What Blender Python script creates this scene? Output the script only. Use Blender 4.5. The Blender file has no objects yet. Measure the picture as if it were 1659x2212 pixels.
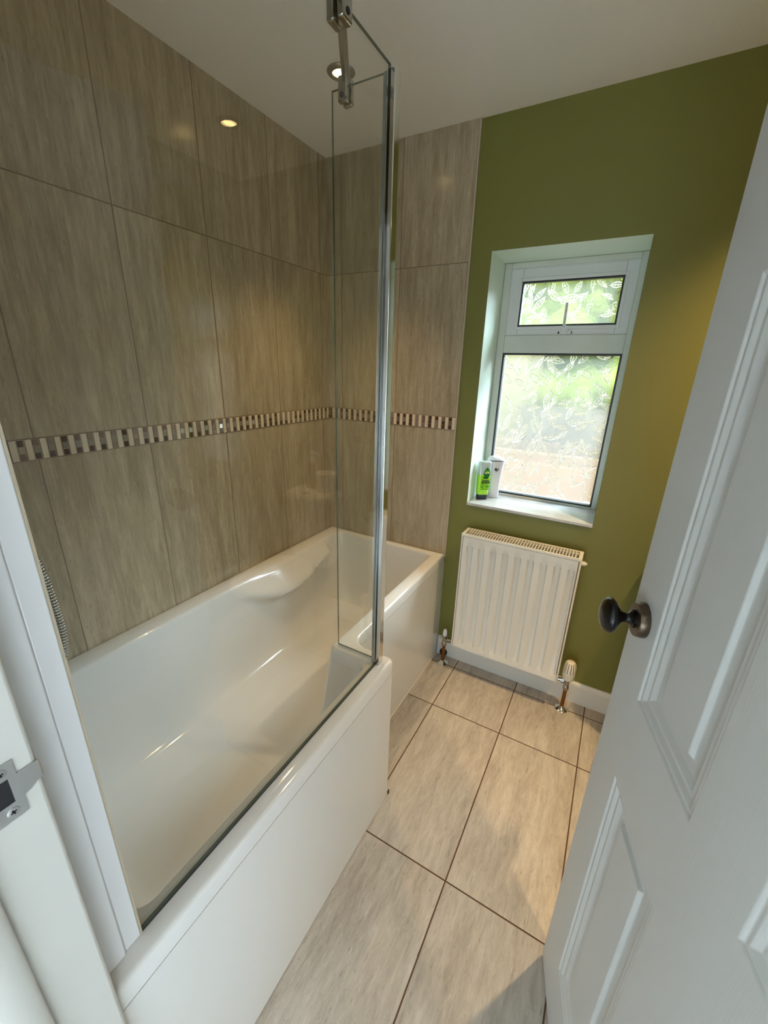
import bpy, bmesh, math, random
from mathutils import Vector, Matrix
random.seed(7)
sc = bpy.context.scene
col = sc.collection
PI = math.pi

# ------------------------------------------------------------------ dimensions (metres; left wall x=0, window wall y=0, floor z=0)
H = 2.266; R = 0.577; YN = -1.65; XR = 2.12
XC, XA = .809, 1.109; T1, TL = -.358, .605
Y3, WT = -.667, .3025; ZB1, ZB2, ZH = 1.174, 1.228, 1.821; XT = .68
WX0, WX1, WZ0, WZ1, WD = .766, 1.289, .855, 1.852, .21
XS = .80; ZT = 1.969
DANG = .2593

# ------------------------------------------------------------------ node helpers
def mat(name):
    m = bpy.data.materials.new(name); m.use_nodes = True
    nt = m.node_tree; nt.nodes.clear()
    out = nt.nodes.new('ShaderNodeOutputMaterial')
    return m, nt, out
def nd(nt, typ, **kw):
    n = nt.nodes.new(typ)
    for k, v in kw.items():
        if k.startswith('i_'):
            key = k[2:].replace('_', ' ')
            s = n.inputs[key] if key in n.inputs else n.inputs[int(key)]
            if hasattr(v, 'is_output'): nt.links.new(v, s)
            else: s.default_value = v
        else: setattr(n, k, v)
    return n
def mth(nt, op, a, b=None, c=None):
    n = nt.nodes.new('ShaderNodeMath'); n.operation = op
    for i, v in enumerate((a, b, c)):
        if v is None: continue
        if hasattr(v, 'is_output'): nt.links.new(v, n.inputs[i])
        else: n.inputs[i].default_value = v
    return n.outputs[0]
def ramp(nt, fac, stops):
    n = nt.nodes.new('ShaderNodeValToRGB'); nt.links.new(fac, n.inputs[0])
    e = n.color_ramp.elements
    while len(e) < len(stops): e.new(.5)
    for i, (p, c) in enumerate(stops):
        e[i].position = p; e[i].color = (*c, 1) if len(c) == 3 else c
    return n.outputs[0]
def mixc(nt, fac, a, b, blend='MIX'):
    n = nt.nodes.new('ShaderNodeMix'); n.data_type = 'RGBA'; n.blend_type = blend
    for s, v in ((0, fac), (6, a), (7, b)):
        if hasattr(v, 'is_output'): nt.links.new(v, n.inputs[s])
        else: n.inputs[s].default_value = v if s == 0 else (*v, 1)
    return n.outputs[2]
def simple(name, c, rough=.5, metal=0, bump=0, bscale=200, var=0, coat=0, spec=.5, trans=0, sss=0):
    m, nt, out = mat(name)
    b = nd(nt, 'ShaderNodeBsdfPrincipled')
    b.inputs['Base Color'].default_value = (*c, 1)
    b.inputs['Roughness'].default_value = rough; b.inputs['Metallic'].default_value = metal
    b.inputs['Coat Weight'].default_value = coat; b.inputs['Specular IOR Level'].default_value = spec
    b.inputs['Coat Roughness'].default_value = .04
    b.inputs['Transmission Weight'].default_value = trans
    tc = nd(nt, 'ShaderNodeTexCoord')
    if bump or var:
        nz = nd(nt, 'ShaderNodeTexNoise', i_Scale=bscale, i_Detail=4.0, i_Vector=tc.outputs['Object'])
        if bump:
            bp = nd(nt, 'ShaderNodeBump', i_Strength=bump, i_Distance=.001, i_Height=nz.outputs[0])
            nt.links.new(bp.outputs[0], b.inputs['Normal'])
        if var:
            n2 = nd(nt, 'ShaderNodeTexNoise', i_Scale=6.0, i_Detail=3.0, i_Vector=tc.outputs['Object'])
            cc = ramp(nt, n2.outputs[0], [(.3, tuple(x*(1-var) for x in c)), (.7, tuple(min(1, x*(1+var)) for x in c))])
            nt.links.new(cc, b.inputs['Base Color'])
    nt.links.new(b.outputs[0], out.inputs[0])
    return m
def tile_material(name, ua, va, u0, w, vj, light, mid, dark, grout, gw, rough, vper=None, bumps=.35, S=(26, 2.6, 95, 9, .25)):
    """stone-look porcelain: streaks run along axis va, joints every w along ua and at vj (list) or periodic vper=(v0,len)"""
    m, nt, out = mat(name)
    tc = nd(nt, 'ShaderNodeTexCoord'); sp = nd(nt, 'ShaderNodeSeparateXYZ', i_Vector=tc.outputs['Object'])
    U = sp.outputs[ua]; V = sp.outputs[va]
    uu = mth(nt, 'DIVIDE', mth(nt, 'SUBTRACT', U, u0), w)
    cu = mth(nt, 'FLOOR', uu); fu = mth(nt, 'SUBTRACT', uu, cu)
    du = mth(nt, 'MULTIPLY', mth(nt, 'MINIMUM', fu, mth(nt, 'SUBTRACT', 1.0, fu)), w)
    if vper:
        vv = mth(nt, 'DIVIDE', mth(nt, 'SUBTRACT', V, vper[0]), vper[1])
        cv = mth(nt, 'FLOOR', vv); fv = mth(nt, 'SUBTRACT', vv, cv)
        dv = mth(nt, 'MULTIPLY', mth(nt, 'MINIMUM', fv, mth(nt, 'SUBTRACT', 1.0, fv)), vper[1])
        for z in vj: dv = mth(nt, 'MINIMUM', dv, mth(nt, 'ABSOLUTE', mth(nt, 'SUBTRACT', V, z)))
    else:
        dv = None; cv = None
        for z in vj:
            d = mth(nt, 'ABSOLUTE', mth(nt, 'SUBTRACT', V, z)); g = mth(nt, 'GREATER_THAN', V, z)
            dv = d if dv is None else mth(nt, 'MINIMUM', dv, d)
            cv = g if cv is None else mth(nt, 'ADD', cv, g)
    dist = mth(nt, 'MINIMUM', du, dv)
    isg = mth(nt, 'LESS_THAN', dist, gw/2)
    idn = mth(nt, 'ADD', mth(nt, 'MULTIPLY', cu, 3.7), mth(nt, 'MULTIPLY', cv, 11.3))
    def streak(su, sv, detail, rough_):
        cb = nd(nt, 'ShaderNodeCombineXYZ')
        nt.links.new(mth(nt, 'MULTIPLY', U, su), cb.inputs[0]); nt.links.new(mth(nt, 'MULTIPLY', V, sv), cb.inputs[1])
        n = nd(nt, 'ShaderNodeTexNoise', noise_dimensions='4D', i_Vector=cb.outputs[0], i_W=idn, i_Scale=1.0, i_Detail=detail, i_Roughness=rough_, i_Distortion=S[4])
        return n.outputs[0]
    a = streak(S[0], S[1], 6, .62); b = streak(S[2], S[3], 5, .7); c = streak(260, 42, 3, .6)
    base = ramp(nt, a, [(.30, dark), (.48, mid), (.70, light)])
    base = mixc(nt, .45, base, ramp(nt, b, [(.32, dark), (.5, mid), (.66, light)]))
    pit = ramp(nt, c, [(.32, (0, 0, 0)), (.39, (1, 1, 1))])
    base = mixc(nt, mth(nt, 'MULTIPLY', mth(nt, 'SUBTRACT', 1.0, pit), .5), base, tuple(x*.55 for x in dark))
    hi = ramp(nt, c, [(.62, (0, 0, 0)), (.68, (1, 1, 1))])
    base = mixc(nt, mth(nt, 'MULTIPLY', hi, .35), base, tuple(min(1, x*1.25) for x in light))
    wn = nd(nt, 'ShaderNodeTexWhiteNoise', noise_dimensions='1D', i_W=idn)
    tone = mth(nt, 'ADD', .93, mth(nt, 'MULTIPLY', wn.outputs[0], .12))
    tcb = nd(nt, 'ShaderNodeCombineXYZ')
    for i in range(3): nt.links.new(tone, tcb.inputs[i])
    base = mixc(nt, 1.0, base, tcb.outputs[0], 'MULTIPLY')
    base = mixc(nt, isg, base, grout)
    bs = nd(nt, 'ShaderNodeBsdfPrincipled')
    nt.links.new(base, bs.inputs['Base Color'])
    rr = mth(nt, 'ADD', rough, mth(nt, 'MULTIPLY', isg, .5))
    rr = mth(nt, 'ADD', rr, mth(nt, 'MULTIPLY', b, .08))
    nt.links.new(rr, bs.inputs['Roughness'])
    edge = nd(nt, 'ShaderNodeMapRange', i_Value=dist, i_1=0.0, i_2=gw*1.2)
    hgt = mth(nt, 'ADD', mth(nt, 'MULTIPLY', edge.outputs[0], 1.0), mth(nt, 'MULTIPLY', c, .35))
    hgt = mth(nt, 'ADD', hgt, mth(nt, 'MULTIPLY', b, .25))
    bp = nd(nt, 'ShaderNodeBump', i_Strength=bumps, i_Distance=.0012, i_Height=hgt)
    nt.links.new(bp.outputs[0], bs.inputs['Normal'])
    nt.links.new(bs.outputs[0], out.inputs[0])
    return m
def clear_glass(name, tint, base=.04, rough=0.0):
    m, nt, out = mat(name)
    lw = nd(nt, 'ShaderNodeLayerWeight', i_Blend=.5)
    f = mth(nt, 'ADD', base, mth(nt, 'MULTIPLY', 1-base, mth(nt, 'POWER', lw.outputs['Facing'], 5.0)))
    t = nd(nt, 'ShaderNodeBsdfTransparent'); t.inputs[0].default_value = (*tint, 1)
    g = nd(nt, 'ShaderNodeBsdfGlossy', i_Roughness=rough)
    mx = nd(nt, 'ShaderNodeMixShader', i_0=f)
    nt.links.new(t.outputs[0], mx.inputs[1]); nt.links.new(g.outputs[0], mx.inputs[2])
    nt.links.new(mx.outputs[0], out.inputs[0])
    return m

# ------------------------------------------------------------------ materials
L1, L2, L3 = (.60, .50, .345), (.42, .34, .225), (.27, .21, .13)
M = {}
M['tile_left'] = tile_material('stone_tile_left', 1, 2, Y3, WT, [ZB1, ZB2, ZH], L1, L2, L3, (.20, .135, .08), .0034, .13)
M['tile_back'] = tile_material('stone_tile_back', 0, 2, .38, .3, [ZB1, ZB2, ZH], L1, L2, L3, (.20, .135, .08), .0030, .13)
M['tile_floor'] = tile_material('stone_tile_floor', 0, 1, XC, .30, [-.078], (.64, .595, .53), (.47, .425, .37), (.29, .25, .205), (.10, .05, .03), .0042, .33, vper=(T1, TL), bumps=.4, S=(15, 3.2, 62, 12, .8))
M['tile_sill'] = tile_material('stone_tile_sill', 1, 0, .5, 1.0, [.3], (.66, .65, .65), (.52, .51, .51), (.38, .37, .37), (.3, .2, .15), .002, .25)
M['green'] = simple('olive_green_paint', (.185, .180, .036), .55, bump=.15, bscale=350)
M['ceiling'] = simple('white_ceiling_paint', (.88, .85, .79), .9, bump=.3, bscale=260)
M['wall_white'] = simple('white_wall_paint', (.75, .75, .73), .7, bump=.15, bscale=260)
M['reveal'] = simple('pale_mint_paint', (.70, .80, .66), .5, bump=.1, bscale=260)
M['gloss_white'] = simple('white_gloss_paint', (.74, .735, .70), .28, bump=.12, bscale=120)
M['jamb'] = simple('cream_white_gloss_paint', (.62, .61, .575), .35, bump=.15, bscale=90, var=.02)
M['upvc'] = simple('white_upvc', (.78, .79, .80), .3, var=.02)
M['upvc_dirty'] = simple('weathered_upvc', (.66, .68, .62), .45, var=.06)
M['black'] = simple('black_rubber_and_gap_shade', (.008, .009, .011), .45)  # rubber parts; also paints the dark of the latch hole and corner gap
M['acrylic'] = simple('white_acrylic', (.80, .80, .79), .09, coat=.3)
M['panel'] = simple('white_acrylic_panel', (.78, .78, .765), .10, coat=.2, bump=.02, bscale=40)
M['profile_white'] = simple('glossy_white_profile', (.82, .83, .86), .12, coat=.5)
M['chrome'] = simple('polished_chrome', (.78, .78, .76), .08, metal=1)
M['steel'] = simple('worn_steel', (.62, .62, .62), .33, metal=1, bump=.25, bscale=60, var=.12)
M['dark_chrome'] = simple('dull_chrome', (.40, .39, .35), .16, metal=1)
M['bronze'] = simple('black_bronze', (.006, .005, .004), .2, metal=0, bump=.1, bscale=120, spec=.35)
M['rose'] = simple('aged_bronze_rose', (.13, .095, .065), .30, metal=.9, bump=.3, bscale=160, var=.2)
M['copper'] = simple('copper_pipe', (.30, .125, .035), .24, metal=1, bump=.15, bscale=60, var=.25)
M['rad'] = simple('radiator_enamel', (.80, .77, .70), .28)
M['rad_in_shade'] = simple('radiator_inside_shade', (.14, .15, .16), .5)  # dark colour stands in for shade below the grille slots
M['trv'] = simple('cream_valve_plastic', (.78, .73, .62), .35)
M['sealant'] = simple('silicone_sealant', (.70, .66, .58), .5)
M['trim'] = simple('beige_tile_trim', (.50, .42, .31), .4)
M['glass'] = clear_glass('shower_glass', (.985, .992, .978), .048)
M['glass_edge'] = simple('green_glass_edge', (.06, .09, .06), .08, coat=.4)
M['seal'] = simple('grey_glass_seal', (.20, .21, .18), .25, coat=.5)
M['hose_groove_shade'] = simple('painted_groove_shade', (.14, .14, .13), .4, metal=.6)  # shade between the hose ribs, put into the colour
M['recess_shade'] = simple('grey_recess_shade', (.34, .34, .33), .4)  # shade inside the nozzle opening, as a grey colour
M['trav'] = simple('pale_travertine_bar', (.72, .60, .45), .35, bump=.2, bscale=300, var=.14)
M['mos_dark'] = simple('dark_brown_mosaic', (.06, .038, .025), .12, var=.3)
M['mos_mid'] = simple('brown_mosaic', (.17, .12, .08), .14, var=.3)
M['mos_grey'] = simple('grey_brown_mosaic', (.26, .215, .165), .12, var=.15)
M['mos_shine'] = simple('silver_glass_mosaic', (.62, .62, .58), .05, metal=.7)
M['mos_grout'] = simple('mosaic_grout', (.36, .24, .15), .6, var=.1)
M['ceramic'] = simple('white_ceramic', (.82, .82, .80), .08, coat=.4)
M['paper'] = simple('white_paper', (.8, .79, .76), .9, bump=.3, bscale=90)
M['plastic_white'] = simple('white_plastic', (.80, .80, .85), .3)
M['cap_navy'] = simple('dark_navy_cap', (.012, .02, .035), .3)
M['ink'] = simple('dark_label_ink', (.01, .03, .015), .5)
M['leaf_green'] = simple('deep_green_label', (.005, .17, .025), .35)
M['lime_text'] = simple('pale_lime_lettering', (.75, .88, .35), .5)
M['label_white'] = simple('white_label_print', (.85, .88, .85), .4)
M['gel'] = simple('lime_green_gel', (.36, .78, .02), .15, coat=.5)
M['bottle_clear'] = simple('clear_grey_plastic', (.55, .66, .66), .12, coat=.5)
M['amber'] = simple('amber_soap', (.33, .11, .05), .15, coat=.4)
M['hedge'] = simple('hedge_green', (.19, .24, .045), .8, var=.3)
M['fence'] = simple('grey_fence', (.17, .155, .13), .8, var=.2)
M['patio'] = simple('pale_patio', (.125, .078, .052), .8, var=.1)
M['render'] = simple('pale_rendered_wall', (.24, .225, .13), .8, var=.1)
M['pink_wall'] = simple('pale_pinkish_wall', (.30, .20, .14), .8, var=.1)
M['carpet'] = simple('hall_carpet', (.33, .31, .29), .95, bump=.4, bscale=300)
def emis(name, c, s):
    m, nt, out = mat(name)
    e = nd(nt, 'ShaderNodeEmission', i_Strength=s); e.inputs[0].default_value = (*c, 1)
    nt.links.new(e.outputs[0], out.inputs[0]); return m
M['bulb'] = emis('lamp_glow', (1, .72, .28), 14)
def pane_material():
    m, nt, out = mat('obscured_glass')
    tc = nd(nt, 'ShaderNodeTexCoord')
    nz = nd(nt, 'ShaderNodeTexNoise', i_Scale=38.0, i_Detail=1.5, i_Distortion=1.0, i_Vector=tc.outputs['Object'])
    bp = nd(nt, 'ShaderNodeBump', i_Strength=.35, i_Distance=.004, i_Height=nz.outputs[0])
    tr = nd(nt, 'ShaderNodeBsdfTransparent'); tr.inputs[0].default_value = (.97, .98, .95, 1)
    rf = nd(nt, 'ShaderNodeBsdfRefraction', i_IOR=1.3, i_Roughness=0.0); nt.links.new(bp.outputs[0], rf.inputs['Normal'])
    tl = nd(nt, 'ShaderNodeBsdfTranslucent'); tl.inputs[0].default_value = (.92, .93, .90, 1)
    m1 = nd(nt, 'ShaderNodeMixShader', i_0=.5); nt.links.new(tr.outputs[0], m1.inputs[1]); nt.links.new(rf.outputs[0], m1.inputs[2])
    m2 = nd(nt, 'ShaderNodeMixShader', i_0=.02); nt.links.new(m1.outputs[0], m2.inputs[1]); nt.links.new(tl.outputs[0], m2.inputs[2])
    nt.links.new(m2.outputs[0], out.inputs[0]); return m
M['pane'] = pane_material()
def relief_material():
    m, nt, out = mat('leaf_relief_glass')
    g = nd(nt, 'ShaderNodeBsdfGlass', i_IOR=1.5, i_Roughness=0.0)
    nt.links.new(g.outputs[0], out.inputs[0]); return m
M['relief'] = relief_material()

# ------------------------------------------------------------------ mesh helpers
def link(name, bm, mats, parent=None, smooth=False, bevel=0, seg=2, loc=None, rotz=0):
    me = bpy.data.meshes.new(name)
    bmesh.ops.recalc_face_normals(bm, faces=bm.faces)
    bm.to_mesh(me); bm.free()
    if not isinstance(mats, (list, tuple)): mats = [mats]
    for m in mats: me.materials.append(M[m] if isinstance(m, str) else m)
    if smooth:
        for p in me.polygons: p.use_smooth = True
    o = bpy.data.objects.new(name, me); col.objects.link(o)
    if parent: o.parent = parent
    if loc: o.location = loc
    o.rotation_euler.z = rotz
    if bevel:
        b = o.modifiers.new('bevel', 'BEVEL'); b.width = bevel; b.segments = seg; b.limit_method = 'ANGLE'; b.angle_limit = math.radians(40)
        b.harden_normals = False
        for p in me.polygons: p.use_smooth = True
        try:
            me.set_sharp_from_angle(angle=math.radians(50))
        except Exception: pass
    elif smooth:
        try: me.set_sharp_from_angle(angle=math.radians(50))
        except Exception: pass
    return o
def box(bm, x0, x1, y0, y1, z0, z1, mi=0, mtx=None):
    vs = [bm.verts.new((x, y, z)) for z in (z0, z1) for y in (y0, y1) for x in (x0, x1)]
    if mtx is not None:
        for v in vs: v.co = mtx @ v.co
    for f in ((0, 1, 3, 2), (4, 6, 7, 5), (0, 4, 5, 1), (2, 3, 7, 6), (0, 2, 6, 4), (1, 5, 7, 3)):
        fc = bm.faces.new([vs[i] for i in f]); fc.material_index = mi
def B(*a, **k):
    bm = bmesh.new(); box(bm, *a, **k); return bm
def lathe(bm, prof, n=32, mtx=None, mi=0, closed=True, sx=1, sy=1):
    """profile [(r,z)...] revolved about z"""
    rings = []
    for r, z in prof:
        if r < 1e-6:
            v = bm.verts.new((0, 0, z)); rings.append([v])
        else: rings.append([bm.verts.new((r*sx*math.cos(2*PI*i/n), r*sy*math.sin(2*PI*i/n), z)) for i in range(n)])
    for a, b in zip(rings, rings[1:]):
        for i in range(n):
            j = (i+1) % n
            if len(a) == 1 and len(b) == 1: continue
            if len(a) == 1: f = bm.faces.new((a[0], b[i], b[j]))
            elif len(b) == 1: f = bm.faces.new((a[i], a[j], b[0]))
            else: f = bm.faces.new((a[i], a[j], b[j], b[i]))
            f.material_index = mi
    if closed:
        for rg in (rings[0], rings[-1]):
            if len(rg) > 1:
                f = bm.faces.new(rg); f.material_index = mi
    if mtx is not None:
        for rg in rings:
            for v in rg: v.co = mtx @ v.co
def tube(bm, pts, r, n=12, mi=0, caps=True):
    pts = [Vector(p) for p in pts]; rings = []
    up = Vector((0, 0, 1)); prev = None
    for i, p in enumerate(pts):
        d = (pts[min(i+1, len(pts)-1)]-pts[max(i-1, 0)]).normalized()
        if prev is None:
            a = d.cross(up) if abs(d.z) < .95 else d.cross(Vector((1, 0, 0)))
        else: a = prev - d*prev.dot(d)
        a.normalize(); b = d.cross(a); prev = a
        rr = r[i] if isinstance(r, (list, tuple)) else r
        rings.append([bm.verts.new(p+a*rr*math.cos(2*PI*k/n)+b*rr*math.sin(2*PI*k/n)) for k in range(n)])
    for x, y in zip(rings, rings[1:]):
        for k in range(n):
            f = bm.faces.new((x[k], x[(k+1) % n], y[(k+1) % n], y[k])); f.material_index = mi
    if caps:
        bm.faces.new(rings[0]).material_index = mi; bm.faces.new(rings[-1]).material_index = mi
def quad(bm, a, b, c, d, mi=0):
    f = bm.faces.new([bm.verts.new(p) for p in (a, b, c, d)]); f.material_index = mi
def align(p, direction):
    return Matrix.Translation(p) @ Vector(direction).to_track_quat('Z', 'Y').to_matrix().to_4x4()
def empty(name, loc=(0, 0, 0), label=None, cat=None, group=None, kind=None, rotz=0):
    o = bpy.data.objects.new(name, None); col.objects.link(o); o.location = loc; o.rotation_euler.z = rotz
    o.empty_display_size = .05
    return tag(o, label, cat, group, kind)
def tag(o, label=None, cat=None, group=None, kind=None):
    if label: o['label'] = label
    if cat: o['category'] = cat
    if group: o['group'] = group
    if kind: o['kind'] = kind
    return o
def struct(o, label=None, cat=None): return tag(o, label, cat, kind='structure')
def text_mesh(name, txt, size, mtx, material, parent, bold=.0, sx=1.0, depth=.0002):
    cu = bpy.data.curves.new(name, 'FONT'); cu.body = txt; cu.size = size; cu.align_x = 'CENTER'; cu.align_y = 'CENTER'
    cu.offset = bold; cu.extrude = depth; cu.resolution_u = 3
    t = bpy.data.objects.new(name+'_tmp', cu); col.objects.link(t)
    dg = bpy.context.evaluated_depsgraph_get(); dg.update()
    me = bpy.data.meshes.new_from_object(t.evaluated_get(dg))
    bpy.data.objects.remove(t)
    me.transform(mtx @ Matrix.Diagonal((sx, 1, 1, 1)))
    me.materials.clear(); me.materials.append(M[material])
    o = bpy.data.objects.new(name, me); col.objects.link(o); o.parent = parent
    return o

# ================================================================== SETTING
bm = B(0, XR, YN, 0, -.03, 0); struct(link('floor', bm, 'tile_floor'), 'stone look rectangular porcelain floor tiles with dark grout', 'floor')
bm = B(-.1, XR+.1, YN-.0, .3, H, H+.05)
struct(link('ceiling', bm, 'ceiling'), 'off white painted bathroom ceiling', 'ceiling')
bm = B(-.1, 0, YN, .3, 0, H); struct(link('wall_left', bm, 'tile_left'), 'wall of tall stone look tiles along the bath', 'wall')
# back wall painted green with window opening, tiled strip over the bath end
bm = bmesh.new()
box(bm, 0, WX0, 0, .3, 0, H); box(bm, WX1, XR, 0, .3, 0, H)
box(bm, WX0, WX1, 0, .3, 0, WZ0-.012); box(bm, WX0, WX1, 0, .3, WZ1, H)
bmesh.ops.remove_doubles(bm, verts=bm.verts, dist=1e-5)
struct(link('wall_back', bm, 'green'), 'olive green painted wall around the window', 'wall')
struct(link('wall_back_tiling', B(0, XT, -.007, .0, R-.02, H), 'tile_back'), 'strip of stone look tiles on the window wall above the bath end', 'wall')
struct(link('trim_1', B(XT, XT+.006, -.008, .0, R-.02, H), 'trim'), 'beige edge trim where the bath tiles meet the green wall', 'trim')
struct(link('wall_right', B(XR, XR+.1, YN, .3, 0, H), 'green'), 'olive green side wall hidden behind the open door', 'wall')
# near wall with the doorway
DX0, DX1, DZ = .85, 1.572, 2.0
bm = bmesh.new()
box(bm, 0, DX0-.03, YN-.12, YN, 0, H); box(bm, DX1+.03, XR, YN-.12, YN, 0, H); box(bm, DX0-.03, DX1+.03, YN-.12, YN, DZ+.03, H)
struct(link('wall_near', bm, 'wall_white'), 'wall holding the doorway', 'wall')
# baseboards
def skirting(name, x0, x1, label):
    prof = [(0, 0), (-.014, 0), (-.014, .088), (-.012, .098), (-.006, .105), (0, .106)]
    bm = bmesh.new()
    a = [bm.verts.new((x0, y, z)) for y, z in prof]; b = [bm.verts.new((x1, y, z)) for y, z in prof]
    for i in range(len(prof)):
        j = (i+1) % len(prof); bm.faces.new((a[i], a[j], b[j], b[i]))
    bm.faces.new(a); bm.faces.new(b)
    return struct(link(name, bm, 'gloss_white'), label, 'skirting board')
skirting('baseboard_back', .686, XR, 'white painted skirting board under the radiator')

# mosaic border (real little pieces set in a grout bed), left wall then back wall
def mosaic(name, label, place, length, seed, flip=1):
    rnd = random.Random(seed)
    bm = bmesh.new(); h = ZB2-ZB1-.004; z0 = ZB1+.002
    def piece(u0, u1, a, b, mi, d):
        vs = [place(u, dd, z) for z in (a, b) for dd in (0, d) for u in (u0, u1)]
        vv = [bm.verts.new(v) for v in vs]
        for f in ((0, 1, 3, 2), (4, 6, 7, 5), (0, 4, 5, 1), (2, 3, 7, 6), (0, 2, 6, 4), (1, 5, 7, 3)):
            fc = bm.faces.new([vv[i] for i in f]); fc.material_index = mi
    piece(0, length, ZB1, ZB2, 0, .0012)
    u = .004; P = .0323
    while u < length-.02:
        c = (h-.004)/3
        shine_zone = flip == 1 and .50 < u < 1.35
        for k in range(3):
            r = rnd.random()
            if k == 1 and shine_zone: mi = 5 if r < .55 else 4
            elif k == 1: mi = 4 if r < .5 else (3 if r < .8 else 2)
            else: mi = 2 if r < .5 else (3 if r < .8 else 4)
            a = z0+k*(c+.002); j = rnd.uniform(-.0004, .0004)
            piece(u+.001+j, u+.0135+j, a, a+c, mi, .0030)
        piece(u+.0165, u+.0300+rnd.uniform(-.0006, .0006), z0-.001, z0+h+.001, 1, .0032)
        u += P
    o = link(name, bm, ['mos_grout', 'trav', 'mos_dark', 'mos_mid', 'mos_grey', 'mos_shine'], bevel=.0006, seg=1)
    return struct(o, label, 'mosaic border')
mosaic('trim_2', 'brown and beige mosaic border strip on the long tiled wall', lambda u, d, z: (d, -u, z), 1.645, 3, 1)
mosaic('trim_3', 'brown and beige mosaic border strip on the window wall', lambda u, d, z: (u, -.007-d, z), .678, 5, 0)

# door frame lining with stop and strike plate
bm = bmesh.new()
box(bm, DX0-.03, DX0, YN-.122, YN+.002, 0, DZ+.03)
box(bm, DX1, DX1+.03, YN-.122, YN+.002, 0, DZ+.03)
box(bm, DX0, DX1, YN-.122, YN+.002, DZ, DZ+.03)
fr = empty('door_frame', (0, 0, 0), 'cream white door frame lining at the left edge of the photo', 'door frame', kind='structure')
link('lining', bm, 'jamb', fr, bevel=.005, seg=3)
bm = bmesh.new()
for x0, x1, x2 in ((DX0, DX0+.012, DX0+.008), (DX1, DX1-.012, DX1-.008)):
    pr = [(x0, YN-.058), (x2, YN-.058), (x1, YN-.063), (x1, YN-.088), (x2, YN-.100), (x0, YN-.104)]
    a = [bm.verts.new((x, y, 0)) for x, y in pr]; b = [bm.verts.new((x, y, DZ)) for x, y in pr]
    for i in range(6):
        j = (i+1) % 6; bm.faces.new((a[i], a[j], b[j], b[i]))
    bm.faces.new(a); bm.faces.new(b)
box(bm, DX0, DX1, YN-.104, YN-.058, DZ-.012, DZ)
link('door_stop', bm, 'jamb', fr, bevel=.002)
# strike plate on the left lining
zc = 1.022
bm = bmesh.new()
x = DX0+.0004
def plate(pts, th=.0012, mi=0):
    a = [bm.verts.new((x, y, z)) for y, z in pts]; b = [bm.verts.new((x+th, y, z)) for y, z in pts]
    bm.faces.new(a).material_index = mi; bm.faces.new(b).material_index = mi
    for i in range(len(pts)):
        j = (i+1) % len(pts); bm.faces.new((a[i], a[j], b[j], b[i])).material_index = mi
yo = YN-.016; yi = YN-.040
plate([(yi, zc+.016), (yo, zc+.016), (yo, zc+.034), (yi, zc+.034)])
plate([(yi, zc-.034), (yo, zc-.034), (yo, zc-.014), (yi, zc-.014)])
plate([(yi, zc-.014), (yi+.004, zc-.014), (yi+.004, zc+.016), (yi, zc+.016)])
plate([(yo-.007, zc-.014), (yo, zc-.014), (yo+.006, zc-.012), (yo+.012, zc-.008), (yo+.012, zc+.016), (yo-.007, zc+.016)])
plate([(yo+.012, zc-.008), (yo+.0175, zc-.006), (yo+.0175, zc+.016), (yo+.012, zc+.016)])
# lip curving round the lining edge
for k in range(6):
    a0, a1 = k*PI/12, (k+1)*PI/12
    def cp(a, r): return (DX0-.0045+r*math.cos(a), YN-.0015+r*math.sin(a))
    (xa, ya), (xb, yb) = cp(a0, .0058), cp(a1, .0058)
    quad(bm, (xa, ya, zc-.006), (xb, yb, zc-.006), (xb, yb, zc+.016), (xa, ya, zc+.016))
stp = link('strike_plate', bm, 'steel', fr); stp['label'] = 'worn steel latch strike plate'
link('latch_hole_shade', B(DX0+.0001, DX0+.0008, yi+.004, yo-.007, zc-.014, zc+.016), 'black', stp)  # flat black plate painting the dark of the hole
for dz in (.025, -.024):
    bm = bmesh.new()
    yy = (yi+yo)/2+.001
    lathe(bm, [(.0052, 0), (.0050, .0006), (.0042, .0008), (0, .0008)], 24, align((DX0+.0016, yy, zc+dz), (1, 0, 0)))
    s = link('screw', bm, 'steel', stp, smooth=True)
    bm = bmesh.new()
    for q in range(2):
        box(bm, -.0026, .0026, -.0008, .0008, 0, .0002, mtx=align((DX0+.0024, yy, zc+dz), (1, 0, 0)) @ Matrix.Rotation(q*PI/2+.3, 4, 'Z'))
    link('cross_slot', bm, 'black', s)

# ------------------------------------------------------------------ WINDOW
win = empty('window_1', (0, 0, 0), 'white upvc window with obscured leaf pattern glass', 'window', kind='structure')
Y0 = WD
bm = bmesh.new()
box(bm, WX0, .797, Y0, Y0+.06, WZ0-.01, WZ1); box(bm, 1.266, WX1, Y0, Y0+.06, WZ0-.01, WZ1)
box(bm, .797, 1.266, Y0, Y0+.06, 1.829, WZ1); box(bm, .797, 1.266, Y0, Y0+.06, 1.502, 1.574)
box(bm, .797, 1.266, Y0, Y0+.06, WZ0-.012, .864)
link('window_frame', bm, 'upvc_dirty', win, bevel=.003)
bm = bmesh.new()
s0, s1, s2, s3 = .799, 1.264, 1.576, 1.827
g0, g1, g2, g3 = .846, 1.222, 1.609, 1.779
ys = Y0+.004
for lv, (a, b, c, d, y) in enumerate(((s0, s1, s2, s3, ys),)):
    box(bm, a, g0, y, y+.05, c, d); box(bm, g1, b, y, y+.05, c, d); box(bm, g0, g1, y, y+.05, g3, d); box(bm, g0, g1, y, y+.05, c, g2)
sash = link('sash', bm, 'upvc', win, bevel=.003)
bm = bmesh.new()
def frame_ring(bm, a, b, c, d, w, y0, y1):
    box(bm, a, a+w, y0, y1, c, d); box(bm, b-w, b, y0, y1, c, d); box(bm, a+w, b-w, y0, y1, d-w, d); box(bm, a+w, b-w, y0, y1, c, c+w)
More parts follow.
